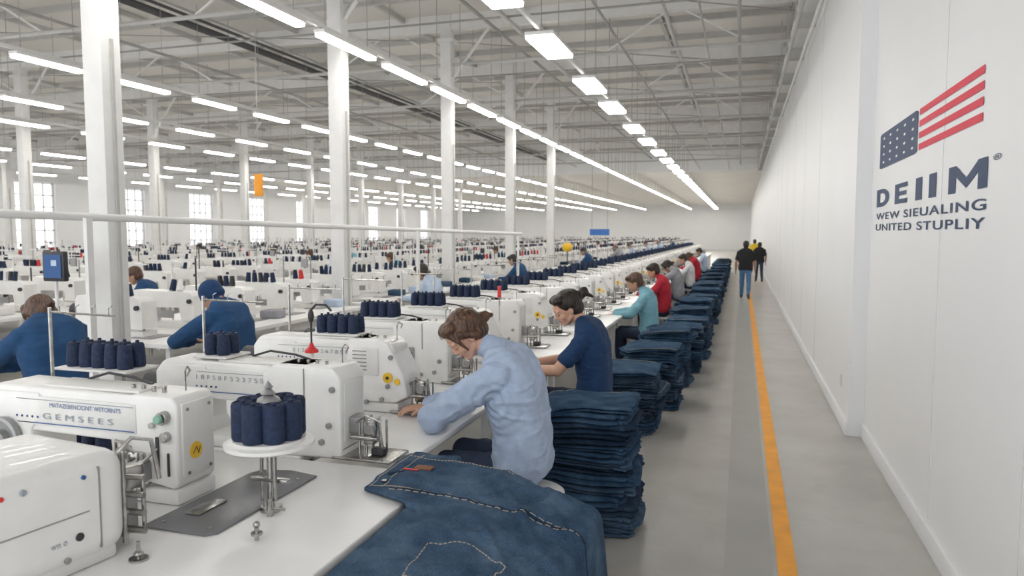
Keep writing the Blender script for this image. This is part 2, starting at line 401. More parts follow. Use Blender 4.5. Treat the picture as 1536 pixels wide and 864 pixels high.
            for k in range(6): b.box((-0.24, -0.123, 0.25+k*0.022), (0.09, 0.003, 0.006), MID)
            b.cyl((-0.06, -0.112, 0.21), (-0.06, -0.124, 0.21), 0.030, YEL, n=24)
            b.cyl((-0.06, -0.124, 0.21), (-0.06, -0.127, 0.21), 0.010, DARK, n=12)
            b.cyl((0.0, -0.112, 0.19), (0.0, -0.124, 0.19), 0.018, YEL, n=20)
        for (x, z) in ((-0.06, 0.16), (-0.1, 0.08), (-0.04, 0.33), (-0.2, 0.06)):
            b.cyl((x, -0.11, z), (x, -0.13, z), 0.014, MID, n=14, bev=0.002)
        b.box((0.10, -0.02, 0.012), (0.30, 0.20, 0.014), CHROME, r=0.004)
        b.box((0.03, 0, 0.15), (0.10, 0.10, 0.08), MID, r=0.01)
        b.box((0.10, -0.01, 0.12), (0.05, 0.07, 0.12), CHROME, r=0.008)
        for k in range(5):
            b.cyl((0.06+k*0.025, -0.05+0.02*k, 0.02), (0.06+k*0.025, -0.05+0.02*k, 0.17+0.02*(k % 2)), 0.006, CHROME, n=8)
        b.cyl((0.02, -0.06, 0.10), (0.16, -0.06, 0.10), 0.011, CHROME, n=10)
        b.cyl((0.13, -0.06, 0.15), (0.13, -0.09, 0.15), 0.022, MID, n=14)
        b.tube([(0.05, -0.06, 0.17), (0.11, -0.08, 0.21), (0.17, -0.06, 0.18), (0.18, -0.05, 0.06)], 0.005, CHROME, 6)
        b.box((0.15, -0.03, 0.035), (0.06, 0.05, 0.03), DARK, r=0.004)
    return b.mesh("industrial_sewing_machine_mesh_"+kind)
MA, MBm, MC = machine('A'), machine('B', 1.05), machine('C')
TZ = 0.80

def textobj(txt, name, M, w, h, m, parent=None, off=0.0, ext=0.0008):
    cu = bpy.data.curves.new(name, 'FONT'); cu.body = txt; cu.size = 1; cu.extrude = 0
    cu.offset = off; cu.align_x = 'LEFT'; cu.space_character = 1.12 if off else 1.0
    o = bpy.data.objects.new(name, cu); COL.objects.link(o); bpy.context.view_layer.update()
    dg = bpy.context.evaluated_depsgraph_get()
    me = bpy.data.meshes.new_from_object(o.evaluated_get(dg)); bpy.data.objects.remove(o)
    xs = [v.co.x for v in me.vertices]; ys = [v.co.y for v in me.vertices]
    x0, x1, y0, y1 = min(xs), max(xs), min(ys), max(ys)
    for v in me.vertices: v.co = Vector(((v.co.x-x0)/(x1-x0)*w, (v.co.y-y0)/(y1-y0)*h, 0))
    me.materials.clear(); me.materials.append(m)
    o = bpy.data.objects.new(name, me); COL.objects.link(o)
    o.matrix_world = M
    if parent:
        o.parent = parent; o.matrix_parent_inverse = Matrix()
        o.matrix_local = M
    return o
def facing_near(x, y, z):
    return Matrix(((1, 0, 0, x), (0, 0, -1, y), (0, 1, 0, z), (0, 0, 0, 1)))

m1 = place(MA, "industrial_sewing_machine", (-2.04, 2.35, TZ))
textobj("MATAZEBENCIONT WETORNTS", "maker_text", facing_near(-0.62, -0.112, 0.345), 0.36, 0.018, BLUEP, m1)
textobj("G E M S E E S", "label_text", facing_near(-0.66, -0.112, 0.295), 0.36, 0.024, INK, m1)
m2 = place(MBm, "industrial_sewing_machine", (-1.74, 3.05, TZ))
textobj("1 8 F S 8 F 5 2 3 7 S S S 5 S U S", "label_text", facing_near(-0.80, -0.112, 0.335), 0.56, 0.022, INK, m2)
m3 = place(MC, "industrial_sewing_machine", (-1.88, 3.92, TZ))
textobj("2 1 2 8 7 4 5 6 7 8 5 0 1 5", "label_text", facing_near(-0.70, -0.112, 0.335), 0.44, 0.022, INK, m3)
k = 0; y = 4.78
mys = []
while y < 40:
    place(MC if k % 2 else MBm, "industrial_sewing_machine", (-1.92, y, TZ)); mys.append(y)
    y += 0.86; k += 1

b = MB(); spools(b, 0, 0, 0.0, 4, 2); SPM = b.mesh("thread_spool_tray")
b = MB(); spools(b, 0, 0, 0.0, 2, 2); SPM2 = b.mesh("thread_spool_tray_small")
b = MB(); spools(b, 0, 0, 0.0, 5, 2, p=0.072, r=0.034, h=0.12); b.cyl((0.1, 0, -0.2), (0.1, 0, 0), 0.01, CHROME); b.obj("thread_spool_tray", (-2.74, 2.60, 1.235))
place(SPM2, "thread_spool_tray", (-2.48, 3.06, TZ+0.432))
place(SPM, "thread_spool_tray", (-2.33, 3.95, TZ+0.432))
for i, yy in enumerate(mys): place(SPM, "thread_spool_tray", (-2.5, yy+0.02, TZ+0.432))
b = MB()
b.lathe([(0, 0), (0.155, 0), (0.165, 0.006), (0.165, 0.018), (0.155, 0.022), (0, 0.022)], WHITE, Matrix.Translation((0, 0, 0.25)), 48)
b.lathe([(0, 0), (0.13, 0), (0.135, 0.012), (0, 0.014)], WHITE, Matrix.Translation((0, 0, 0.272)), 40)
for k in range(8):
    a = 2*math.pi*k/8; T = Matrix.Translation((0.094*math.cos(a), 0.094*math.sin(a), 0.286))
    b.lathe([(0, 0), (0.037, 0), (0.041, 0.008), (0.041, 0.13), (0.037, 0.140), (0.033, 0.142), (0.030, 0.137), (0.010, 0.136), (0.009, 0.146), (0, 0.146)], NAVY, T, 20)
b.lathe([(0, 0), (0.062, 0), (0.062, 0.13), (0, 0.133)], NAVY, Matrix.Translation((0, 0, 0.286)), 20)
b.lathe([(0, 0.41), (0.045, 0.42), (0.04, 0.432), (0.015, 0.445), (0.03, 0.45), (0.01, 0.47), (0.02, 0.474), (0.006, 0.49), (0.0, 0.50)], MID, None, 12)
b.cyl((0, 0, 0.0), (0, 0, 0.25), 0.014, CHROME); b.cyl((0.04, -0.03, 0.05), (0.04, -0.03, 0.25), 0.008, CHROME)
b.cyl((-0.06, 0.03, 0.02), (-0.06, 0.03, 0.25), 0.007, CHROME)
b.cyl((0, 0, 0), (0, 0, 0.02), 0.04, CHROME, n=20); b.box((0.0, 0, 0.12), (0.16, 0.03, 0.015), CHROME, r=0.003)
b.cyl((0.03, -0.05, 0.0), (0.03, -0.05, 0.06), 0.012, CHROME); b.cyl((0.03, -0.05, 0.03), (0.10, -0.06, 0.035), 0.006, CHROME)
b.obj("thread_spool_pedestal", (-1.68, 2.32, TZ))

b = MB()
b.prism([(-0.15, -0.33), (0.12, -0.33), (0.15, -0.30), (0.15, 0.33), (0.0, 0.36), (-0.12, 0.33), (-0.15, 0.28)], 0, 0.008, GREY, 0.002, M=Matrix(((1, 0, 0, 0), (0, 0, 1, 0), (0, 1, 0, 0), (0, 0, 0, 1))))
b.box((-0.05, -0.12, 0.012), (0.07, 0.16, 0.006), CHROME, r=0.002)
for p in ((-0.1, -0.28), (0.1, -0.28), (0.1, 0.26)): b.cyl((*p, 0.007), (*p, 0.011), 0.008, CHROME, n=10)
b.obj("machine_bed_plate", (-1.87, 2.37, TZ))
b = MB()
b.cyl((0, 0, 0), (0, 0, 0.05), 0.008, CHROME); b.cyl((0, 0, 0.02), (0, 0, 0.028), 0.02, CHROME, n=12); b.ball((0, 0, 0.055), 0.012, CHROME)
b.obj("thread_guide_post", (-1.56, 2.07, TZ))
b = MB()
b.cyl((0, 0, 0), (0, 0, 0.006), 0.03, CHROME); b.cyl((0, 0, 0), (0, 0, 0.06), 0.006, CHROME); b.ball((0, 0, 0.02), (0.016, 0.016, 0.01), CHROME)
b.obj("thread_guide_post", (-1.83, 1.83, TZ))

b = MB()
b.box((0, 0, 0.19), (0.50, 0.88, 0.34), WHITE, r=0.07, seg=6)
b.box((0, 0, 0.025), (0.46, 0.80, 0.05), WHITE2, r=0.015)
b.box((0.249, 0.02, 0.19), (0.006, 0.55, 0.004), MID)
b.box((0.0, 0.33, 0.19), (0.506, 0.004, 0.26), MID)
for (yy, zz, r_, m_) in ((0.26, 0.12, 0.013, DARK), (0.22, 0.06, 0.01, MID), (0.28, 0.30, 0.007, BLUEP), (0.10, 0.31, 0.009, INK), (0.04, 0.31, 0.007, RED)):
    b.cyl((0.245, yy, zz), (0.256, yy, zz), r_, m_, n=14, bev=0.002)
b.box((0.12, 0.47, 0.10), (0.12, 0.10, 0.14), MID, r=0.01)
b.box((0.15, 0.50, 0.22), (0.06, 0.10, 0.08), CHROME, r=0.008)
b.cyl((0.2, 0.45, 0.02), (0.2, 0.45, 0.33), 0.009, CHROME); b.cyl((0.23, 0.5, 0.04), (0.23, 0.5, 0.24), 0.007, CHROME)
b.tube([(0.15, 0.45, 0.30), (0.18, 0.5, 0.36), (0.2, 0.56, 0.34), (0.21, 0.58, 0.2)], 0.008, CHROME, 8)
for k in range(4): b.cyl((0.17+0.01*k, 0.46, 0.06+k*0.06), (0.26, 0.48, 0.06+k*0.06), 0.012-0.001*k, CHROME, n=10)
nb = b.obj("industrial_sewing_machine", (-2.20, 1.47, TZ), R(-8))
textobj("wn o", "label_text", Matrix(((0, 0, 1, 0.2525), (1, 0, 0, 0.17), (0, 1, 0, 0.11), (0, 0, 0, 1))), 0.05, 0.014, INK, nb)

def table(x0, x1, y0, y1, name="work_table", leaf=None):
    b = MB()
    def top(a0, a1, c0, c1):
        b.box(((a0+a1)/2, (c0+c1)/2, TZ-0.018), (a1-a0, c1-c0, 0.034), TABLE, r=0.008, seg=3)
        b.box(((a0+a1)/2, (c0+c1)/2, TZ-0.030), (a1-a0-0.03, c1-c0-0.03, 0.036), EDGE)
    top(x0, x1, y0, y1)
    if leaf: top(*leaf)
    for x in (x0+0.1, x1-0.12):
        for yy in (y0+0.1, y1-0.1):
            b.box((x, yy, TZ/2-0.02), (0.05, 0.05, TZ-0.06), STEEL, r=0.006)
        b.box((x, (y0+y1)/2, 0.10), (0.04, y1-y0-0.2, 0.04), STEEL)
    b.box(((x0+x1)/2-0.1, y1-0.12, 0.66), (x1-x0-0.4, 0.03, 0.12), WHITE2)
    b.box((x1-0.55, (y0+y1)/2, 0.58), (0.22, 0.3, 0.2), DARK, r=0.02)
    return b.obj(name)
table(-3.25, -1.235, 0.75, 2.905)
table(-3.25, -1.955, 2.925, 3.09+1.15, leaf=(-1.953, -1.45, 3.10, 4.24))
yy = 4.27; cnt = 0
while yy < 40:
    table(-3.25, -1.42, yy, yy+1.70); yy += 1.72; cnt += 1
b = MB()
b.lathe([(0, 0), (0.035, 0), (0.035, 0.012), (0.015, 0.03), (0.008, 0.05), (0, 0.05)], RED, None, 16)
b.cyl((0, 0, 0.04), (0, 0, 0.16), 0.005, DARK, n=8); b.ball((0, 0, 0.19), (0.016, 0.016, 0.035), DARK)
b.tube([(0, 0, 0.22), (0.03, 0, 0.25), (0.09, 0, 0.25), (0.12, 0, 0.22)], 0.006, DARK, 6)
b.cyl((0, 0, -0.43), (0, 0, 0), 0.012, STEEL, n=8)
b.obj("inspection_lamp", (-2.12, 3.3, TZ+0.43))
b = MB(); b.box((0, 0, 0.0), (0.03, 0.02, 0.10), RED, r=0.004); b.cyl((0, 0, -0.12), (0, 0, -0.04), 0.006, CHROME, n=8); b.obj("status_beacon", (-1.95, 5.9, TZ+0.55))

# ------------------------------------------------------------------ denim
def layer(b, cx, cy, z, w, d, t, seed, m, rot=0.0, wave=0.014, seam=False, lip=1.0):
    N = 84; rnd = random.Random(seed); ph = rnd.random()*50
    def outline(inset, h):
        pts = []
        for k in range(N):
            a = 2*math.pi*k/N; c, s = math.cos(a), math.sin(a); e = 0.26
            x = math.copysign(abs(c)**e, c)*(w/2-inset); y = math.copysign(abs(s)**e, s)*(d/2-inset)
            f = 0.026*noise.noise(Vector((c*2+ph, s*2, z*9)))+0.013*noise.noise(Vector((c*6+ph, s*6, z*5+h*1.5)))+0.005*noise.noise(Vector((c*19, s*19+ph, h*2)))
            pts.append((x+f*c*1.5, y+f*s*1.5))
        return pts
    prof = [(0.10, 0.0), (0.03, 0.0), (0.010, 0.06), (0.0, 0.18), (0.002, 0.32), (0.014, 0.42), (0.032, 0.47), (0.020, 0.53), (0.008, 0.60), (0.004, 0.74), (0.010, 0.90), (0.026, 0.99), (0.05, 1.0), (0.10, 1.0), (0.16, 1.0), (0.22, 1.0), (0.27, 1.0)]
    vs = []; fs = []
    cr, sr = math.cos(rot), math.sin(rot)
    for (ins, h) in prof:
        for (x, y) in outline(min(ins, min(w, d)/2-0.01), h):
            wx, wy_ = cx*3, cy*3
            zz = z+h*t+wave*1.8*noise.noise(Vector((x*3.2+wx, y*3.2+wy_, z*2.0)))*min(1, z/0.1)
            zz -= 0.030*max(0, abs(x)/(w/2)-0.7)*max(0, abs(y)/(d/2)-0.6)*6*min(1, z/0.2)*0.5
            if z > 0.05: zz += 0.011*noise.noise(Vector((x*9, y*9, ph)))*(1 if ins < 0.06 else 0.7)
            if 0 < h: zz += 0.004*math.sin(x*34+ph)*h*(1 if ins > 0.04 else 0.4)*0.6
            vs.append((cx+x*cr-y*sr, cy+x*sr+y*cr, max(0.001, zz)))
    P = len(prof)
    for i in range(P-1):
        for k in range(N):
            fs.append([i*N+k, i*N+(k+1) % N, (i+1)*N+(k+1) % N, (i+1)*N+k])
    fs.append(list(range(N))[::-1]); fs.append([(P-1)*N+k for k in range(N)])
    b.raw(vs, fs, m)
    if seam:
        i = 11 if rnd.random() < 0.5 else 9
        k0 = rnd.randint(0, N-1)
        pts = []
        for k in range(N//3):
            p = Vector(vs[i*N+(k0+k) % N]); c = Vector((cx, cy, p.z)); pts.append(p+(p-c).normalized()*0.003+Vector((0, 0, 0.003)))
        b.tube(pts, 0.0014, STITCH, 4)
def jeans_stack(w, d, h, seed):
    b = MB(); rnd = random.Random(seed); z = 0.004; lean = rnd.uniform(-0.05, 0.05)
    while z < h:
        t = rnd.uniform(0.032, 0.068)
        layer(b, rnd.uniform(-0.035, 0.035)+lean*z, rnd.uniform(-0.03, 0.03), z, w*rnd.uniform(0.86, 1.04), d*rnd.uniform(0.88, 1.03), t*1.02, rnd.randint(0, 9999), DEN[rnd.choice([0, 0, 1, 1, 2, 2, 3])], rnd.uniform(-0.09, 0.09), seam=rnd.random() < 0.3)
        z += t
    layer(b, 0.0, 0, z, w*0.93, d*0.97, 0.035, seed+5, DEN[2], 0.05, 0.02, seam=True)
    return b.mesh("jeans_stack")
place(jeans_stack(0.64, 0.60, 0.74, 3), "jeans_stack", (-0.89, 4.56, 0))
S = [jeans_stack(0.64, 0.7, 0.50, 11), jeans_stack(0.64, 0.72, 0.56, 12), jeans_stack(0.6, 0.7, 0.62, 13), jeans_stack(0.60, 0.66, 0.54, 14)]
ys = 6.95; i = 0; rnd = random.Random(4)
xs_fix = {0: -0.99, 1: -0.86, 2: -0.80, 3: -0.78}
while ys < 36:
    place(S[i % 4], "jeans_stack", (xs_fix.get(i, -0.74)+rnd.uniform(-0.03, 0.03), ys, 0), rnd.uniform(-0.06, 0.06)+(math.pi if i % 3 == 0 else 0))
    ys += [1.05, 1.15, 1.0, 1.1][i % 4]; i += 1

b = MB(); rnd = random.Random(77); z = 0.004
while z < 0.50:
    t = rnd.uniform(0.035, 0.055)
    layer(b, rnd.uniform(-0.01, 0.01), rnd.uniform(-0.02, 0.02), z, 0.58, 1.28, t*1.02, rnd.randint(0, 9999), DEN[rnd.choice([0, 1, 2])], 0, 0.01)
    z += t
pile = b.obj("folded_jeans_pile", (-0.91, 2.40, 0))
def ztop(x, y):
    u = min(1, max(0, (x+1.24)/0.64))
    z = 0.815-0.05*u-0.10*u*u
    z += 0.014*noise.noise(Vector((x*5, y*4, 1)))+0.005*noise.noise(Vector((x*14, y*11, 4)))
    for (fx, fy, s1, amp) in ((2.0, 1.2, 5.5, 0.020), (1.0, -1.6, 6.5, 0.014), (0.6, 2.2, 8.0, 0.008)):
        q = noise.noise(Vector(((x*fx+y*fy)*1.1, (y*fx-x*fy)*s1*0.6, 7+s1)))
        z += amp*(1-min(1, abs(q)*3.4))*min(1, u*1.6)
    if y > 2.68: z += 0.010*min(1, (y-2.68)/0.03)
    if x < -1.2: z = max(z, 0.808) if y > 2.5 else z
    if -1.24 < x < -1.14 and y < 2.5: z -= 0.02
    return z
def surf(a, c):
    y = 1.75+1.33*c
    xl = -1.20-0.24*max(0, min(1, (y-2.50)/0.10))
    xr = -0.62-0.02*math.sin(y*6)
    if a < 0.72:
        x = xl+(xr-xl)*(a/0.72); z = ztop(x, y)
    else:
        q = (a-0.72)/0.28
        ang = min(1, q*3)*math.pi/2
        x = xr+0.05*math.sin(ang)+0.035*q+0.014*math.sin(y*14+q*3)*q; z = ztop(xr, y)-0.05*(1-math.cos(ang))-max(0, q-0.33)*0.62
    if c > 0.93:
        k = (c-0.93)/0.07; z -= 0.05*k*k*(1 if x > -1.2 else 0.05)
    return Vector((x, y, z))
b = MB(); NA, NC = 110, 130
vs = [surf(i/NA, j/NC) for i in range(NA+1) for j in range(NC+1)]
fs = [[i*(NC+1)+j, (i+1)*(NC+1)+j, (i+1)*(NC+1)+j+1, i*(NC+1)+j+1] for i in range(NA) for j in range(NC)]
b.raw(vs, fs, DEN[3])
vs = []; fs = []
for i in range(NA+1):
    p = surf(i/NA, 1.0)
    for q in range(8):
        dz = 0.32*q/7 if p.x > -1.22 else 0.004*q/7
        vs.append((p.x+0.006*math.sin(i*0.9)*q/7, p.y+0.02*math.sin(q/7*1.5)+0.008*math.sin(i*0.35+q*0.3), max(0.1, p.z-dz)))
for i in range(NA):
    for q in range(7): fs.append([i*8+q, (i+1)*8+q, (i+1)*8+q+1, i*8+q+1])
b.raw(vs, fs, DEN[0])
jg = b.obj("denim_garment")
sm = jg.modifiers.new("sol", 'SOLIDIFY'); sm.thickness = 0.012; sm.offset = 0
b = MB()
def stitch_path(f, n=90, off=0.0075, r=0.0016):
    pts = [f(k/n)+Vector((0, 0, off)) for k in range(n+1)]
    for k in range(0, n, 3): b.tube(pts[k:k+3], r, STITCH, 5)
def inv(x, y):
    c = (y-1.75)/1.33; xl = -1.20-0.24*max(0, min(1, (y-2.50)/0.10)); xr = -0.62-0.02*math.sin(y*6)
    return surf(max(0, (x-xl)/(xr-xl)*0.72), c)
for o_ in (0, 0.018):
    stitch_path(lambda t: surf(0.10+0.86*t, (2.60+0.13*t+o_-0.16*max(0, t-0.6)-1.75)/1.33))
b.tube([surf(0.10+0.86*t/60, (2.609+0.13*t/60-0.16*max(0, t/60-0.6)-1.75)/1.33)+Vector((0, 0, 0.004)) for t in range(61)], 0.008, DEN[1], 6)
stitch_path(lambda t: inv(-1.425, 2.62+0.43*t)); stitch_path(lambda t: inv(-1.37, 2.62+0.43*t))
stitch_path(lambda t: inv(-1.425+0.2*t, 2.63)); stitch_path(lambda t: inv(-1.42+0.5*t, 3.0))
# back pocket outline and a belt loop
pk = [(-0.98, 2.00), (-0.74, 2.00), (-0.72, 2.24), (-0.86, 2.33), (-1.00, 2.24), (-0.98, 2.00)]
for (p0, p1) in zip(pk, pk[1:]):
    stitch_path(lambda t: inv(p0[0]+(p1[0]-p0[0])*t, p0[1]+(p1[1]-p0[1])*t), n=30)
b.tube([inv(-1.40+0.0*k, 2.74+0.012*k)+Vector((0.012*k, 0, 0.010)) for k in range(5)], 0.006, DEN[1], 6)
b.box((-1.29, 2.86, ztop(-1.29, 2.86)+0.010), (0.08, 0.05, 0.006), LEATHER, r=0.002)
b.box((-1.33, 2.81, ztop(-1.33, 2.81)+0.010), (0.07, 0.012, 0.004), RED, r=0.001)
b.cyl((-1.39, 2.68, 0.82), (-1.39, 2.68, 0.828), 0.011, CHROME, n=14)
o = b.obj("stitching_and_patch"); o.parent = jg

# ------------------------------------------------------------------ people
def cap(a, b_, ra, rb, lab): return ('c', np.array(a, float), np.array(b_, float), ra, rb, lab)
def ell(M, r, lab): return ('e', M, np.array(r, float), lab)
def vlerp(a, b_, t): return tuple(a[i]+(b_[i]-a[i])*t for i in range(3))

def head(c, yaw, pitch, s, hair='short', roll=0):
    M = Matrix.Translation(c) @ Matrix.Rotation(yaw, 4, 'Z') @ Matrix.Rotation(pitch, 4, 'Y') @ Matrix.Rotation(roll, 4, 'X') @ Matrix.Scale(s, 4)
    P = []
    def e(p, r, lab, rot=None):
        m = M @ Matrix.Translation(p)
        if rot: m = m @ rot
        P.append(ell(m, r, lab))
    def c2(a, b_, ra, rb, lab): P.append(cap(M @ Vector(a), M @ Vector(b_), ra*s, rb*s, lab))
    e((-0.008, 0, 0.02), (0.095, 0.073, 0.098), 'skin')
    e((0.028, 0, -0.045), (0.056, 0.052, 0.062), 'skin')
    e((0.058, 0, -0.088), (0.022, 0.026, 0.018), 'skin')
    for sgn in (1, -1):
        e((0.050, 0.033*sgn, -0.030), (0.030, 0.026, 0.028), 'skin')
        c2((0.0, 0.052*sgn, -0.05), (0.055, 0.018*sgn, -0.088), 0.018, 0.015, 'skin')
        e((-0.006, 0.074*sgn, -0.012), (0.016, 0.008, 0.026), 'skin')
        e((0.073, 0.030*sgn, 0.002), (0.012, 0.015, 0.010), 'skin')
        c2((0.083, 0.018*sgn, -0.004), (0.077, 0.042*sgn, -0.004), 0.0028, 0.0026, 'eye')
        c2((0.086, 0.014*sgn, 0.024), (0.074, 0.046*sgn, 0.024), 0.0036, 0.0024, 'hair')
        c2((0.082, 0.012*sgn, 0.020), (0.070, 0.046*sgn, 0.021), 0.009, 0.009, 'skin')
    c2((0.083, 0, 0.008), (0.096, 0, -0.024), 0.0075, 0.0085, 'skin')
    e((0.090, 0, -0.030), (0.012, 0.0140, 0.007), 'skin')
    e((0.081, 0, -0.056), (0.009, 0.019, 0.0042), 'lip')
    e((0.079, 0, -0.064), (0.009, 0.016, 0.0048), 'lip')
    if hair != 'beanie':
        e((-0.032, 0, 0.040), (0.106, 0.087, 0.092), 'hair')
        e((-0.05, 0, -0.02), (0.075, 0.078, 0.07), 'hair')
        e((0.032, 0.028, 0.090), (0.052, 0.050, 0.032), 'hair'); e((0.032, -0.028, 0.090), (0.052, 0.050, 0.032), 'hair')
    if hair == 'bob':
        e((-0.058, 0, -0.03), (0.072, 0.078, 0.055), 'hair')
        for sgn in (1, -1):
            c2((0.055, 0.045*sgn, 0.080), (0.052, 0.074*sgn, 0.025), 0.022, 0.012, 'hair')
            c2((0.052, 0.074*sgn, 0.025), (0.046, 0.073*sgn, -0.045), 0.012, 0.005, 'hair')
            c2((0.02, 0.078*sgn, 0.04), (-0.04, 0.080*sgn, -0.02), 0.020, 0.018, 'hair')
        c2((-0.11, 0.0, 0.005), (-0.145, 0.0, -0.01), 0.038, 0.030, 'hair')
        c2((-0.145, 0.0, -0.01), (-0.175, 0.01, -0.03), 0.022, 0.010, 'hair')
    if hair == 'bun':
        c2((-0.12, 0, 0.03), (-0.165, 0, 0.045), 0.03, 0.038, 'hair'); c2((-0.16, 0, 0.045), (-0.21, 0, -0.02), 0.026, 0.008, 'hair')
    if hair == 'beanie':
        e((-0.02, 0, 0.045), (0.106, 0.088, 0.10), 'hat'); e((-0.03, 0, 0.0), (0.1, 0.084, 0.05), 'hat')
    return P, M

def hand(w, d, nrm, s, curl, side, lab='skin'):
    d = Vector(d).normalized(); n = Vector(nrm); n = (n-d*n.dot(d)).normalized(); l = n.cross(d)*side
    w = Vector(w); P = []
    for k in (-1, -0.33, 0.33, 1):
        P.append(cap(w+l*0.014*k*s, w+d*0.085*s+l*0.028*k*s, 0.017*s, 0.0125*s, lab))
    for k, (o, L) in enumerate(((0.034, 0.074), (0.012, 0.084), (-0.011, 0.078), (-0.033, 0.062))):
        p = w+d*0.085*s+l*o*s; a = curl*0.35
        for j, fr in enumerate((0.45, 0.31, 0.24)):
            dirv = (d*math.cos(a)-n*math.sin(a)+l*o*3.0).normalized()
            q = p+dirv*L*fr*s
            P.append(cap(p, q, (0.0093-j*0.0009)*s, (0.0085-j*0.0009)*s, lab)); p = q; a += curl
    p = w+d*0.03*s+l*0.022*s; dirv = (l*0.75+d*0.75-n*0.25).normalized(); q = p+dirv*0.04*s
    P.append(cap(p, q, 0.014*s, 0.011*s, lab)); dirv = (l*0.3+d*0.95-n*0.35).normalized()
    P.append(cap(q, q+dirv*0.035*s, 0.0105*s, 0.009*s, lab))
    return P

def figure(J, short=False, bulk=1.0, hair='short', hs=1.15, hyaw=0, hpitch=0.5, hroll=0, hands=True, handdir=None, collar=False):
    P = []
    lat = Vector(J.get('lat', (0, 1, 0)))
    lv = [(J['pelvis'], 0.085, 0.118), (J['waist'], 0.075, 0.112), (J['chest'], 0.095, 0.122), (J['neck0'], 0.115, 0.085), (J['neck'], 0.05, 0.060)]
    for i in range(len(lv)-1):
        (p0, w0, r0), (p1, w1, r1) = lv[i], lv[i+1]
        for k in range(6):
            t = k/6; p = Vector(vlerp(p0, p1, t)); w = w0+(w1-w0)*t; r = (r0+(r1-r0)*t)*(bulk if i < 3 else 1)
            P.append(cap(p-lat*w, p+lat*w, r, r, 'shirt'))
    pv = Vector(J['pelvis'])
    P.append(cap(pv-lat*0.08-Vector((0, 0, 0.03)), pv+lat*0.08-Vector((0, 0, 0.03)), 0.120, 0.120, 'pants'))
    nh = vlerp(J['neck'], J['head'], 0.75)
    P.append(cap(J['neck'], nh, 0.052, 0.05, 'skin'))
    if collar: P.append(cap(vlerp(J['neck0'], J['neck'], 0.6), vlerp(J['neck'], nh, 0.35), 0.078, 0.068, 'shirt'))
    hp, M = head(J['head'], hyaw, hpitch, hs, hair, hroll); P += hp
    for s_ in ('L', 'R'):
        sg = 1 if s_ == 'L' else -1
        sh, el, wr = J['sh'+s_], J['el'+s_], J['wr'+s_]
        nk = J['neck0']
        P.append(cap(nk, sh, 0.075, 0.07, 'shirt'))
        if short:
            mid = vlerp(sh, el, 0.62)
            P.append(cap(sh, mid, 0.068, 0.064, 'shirt')); P.append(cap(mid, el, 0.045, 0.042, 'skin'))
            P.append(cap(el, vlerp(el, wr, 0.35), 0.041, 0.042, 'skin')); P.append(cap(vlerp(el, wr, 0.35), wr, 0.042, 0.027, 'skin'))
        else:
            P.append(cap(sh, el, 0.07*bulk, 0.057*bulk, 'shirt')); P.append(cap(el, vlerp(el, wr, 0.9), 0.057*bulk, 0.042*bulk, 'shirt'))
            P.append(cap(vlerp(el, wr, 0.9), wr, 0.03, 0.027, 'skin')); P.append(cap(vlerp(el, wr, 0.84), vlerp(el, wr, 0.9), 0.044*bulk, 0.042*bulk, 'shirt'))
        if hands:
            d = Vector(wr)-Vector(el)
            if handdir: d = Vector(handdir[s_])
            P += hand(wr, d, J.get('palmn', (0, 0, 1)), 1.05, 0.35, -sg)
        hp_, kn, an, to = J['hip'+s_], J['kn'+s_], J['an'+s_], J['to'+s_]
        P.append(cap(hp_, kn, 0.088, 0.066, 'pants')); P.append(cap(kn, vlerp(kn, an, 0.3), 0.066, 0.062, 'pants')); P.append(cap(vlerp(kn, an, 0.3), an, 0.062, 0.047, 'pants'))
        P.append(cap(an, to, 0.042, 0.036, 'shoe')); P.append(cap(vlerp(an, to, -0.25), vlerp(an, to, 0.3), 0.038, 0.042, 'shoe'))
    return P

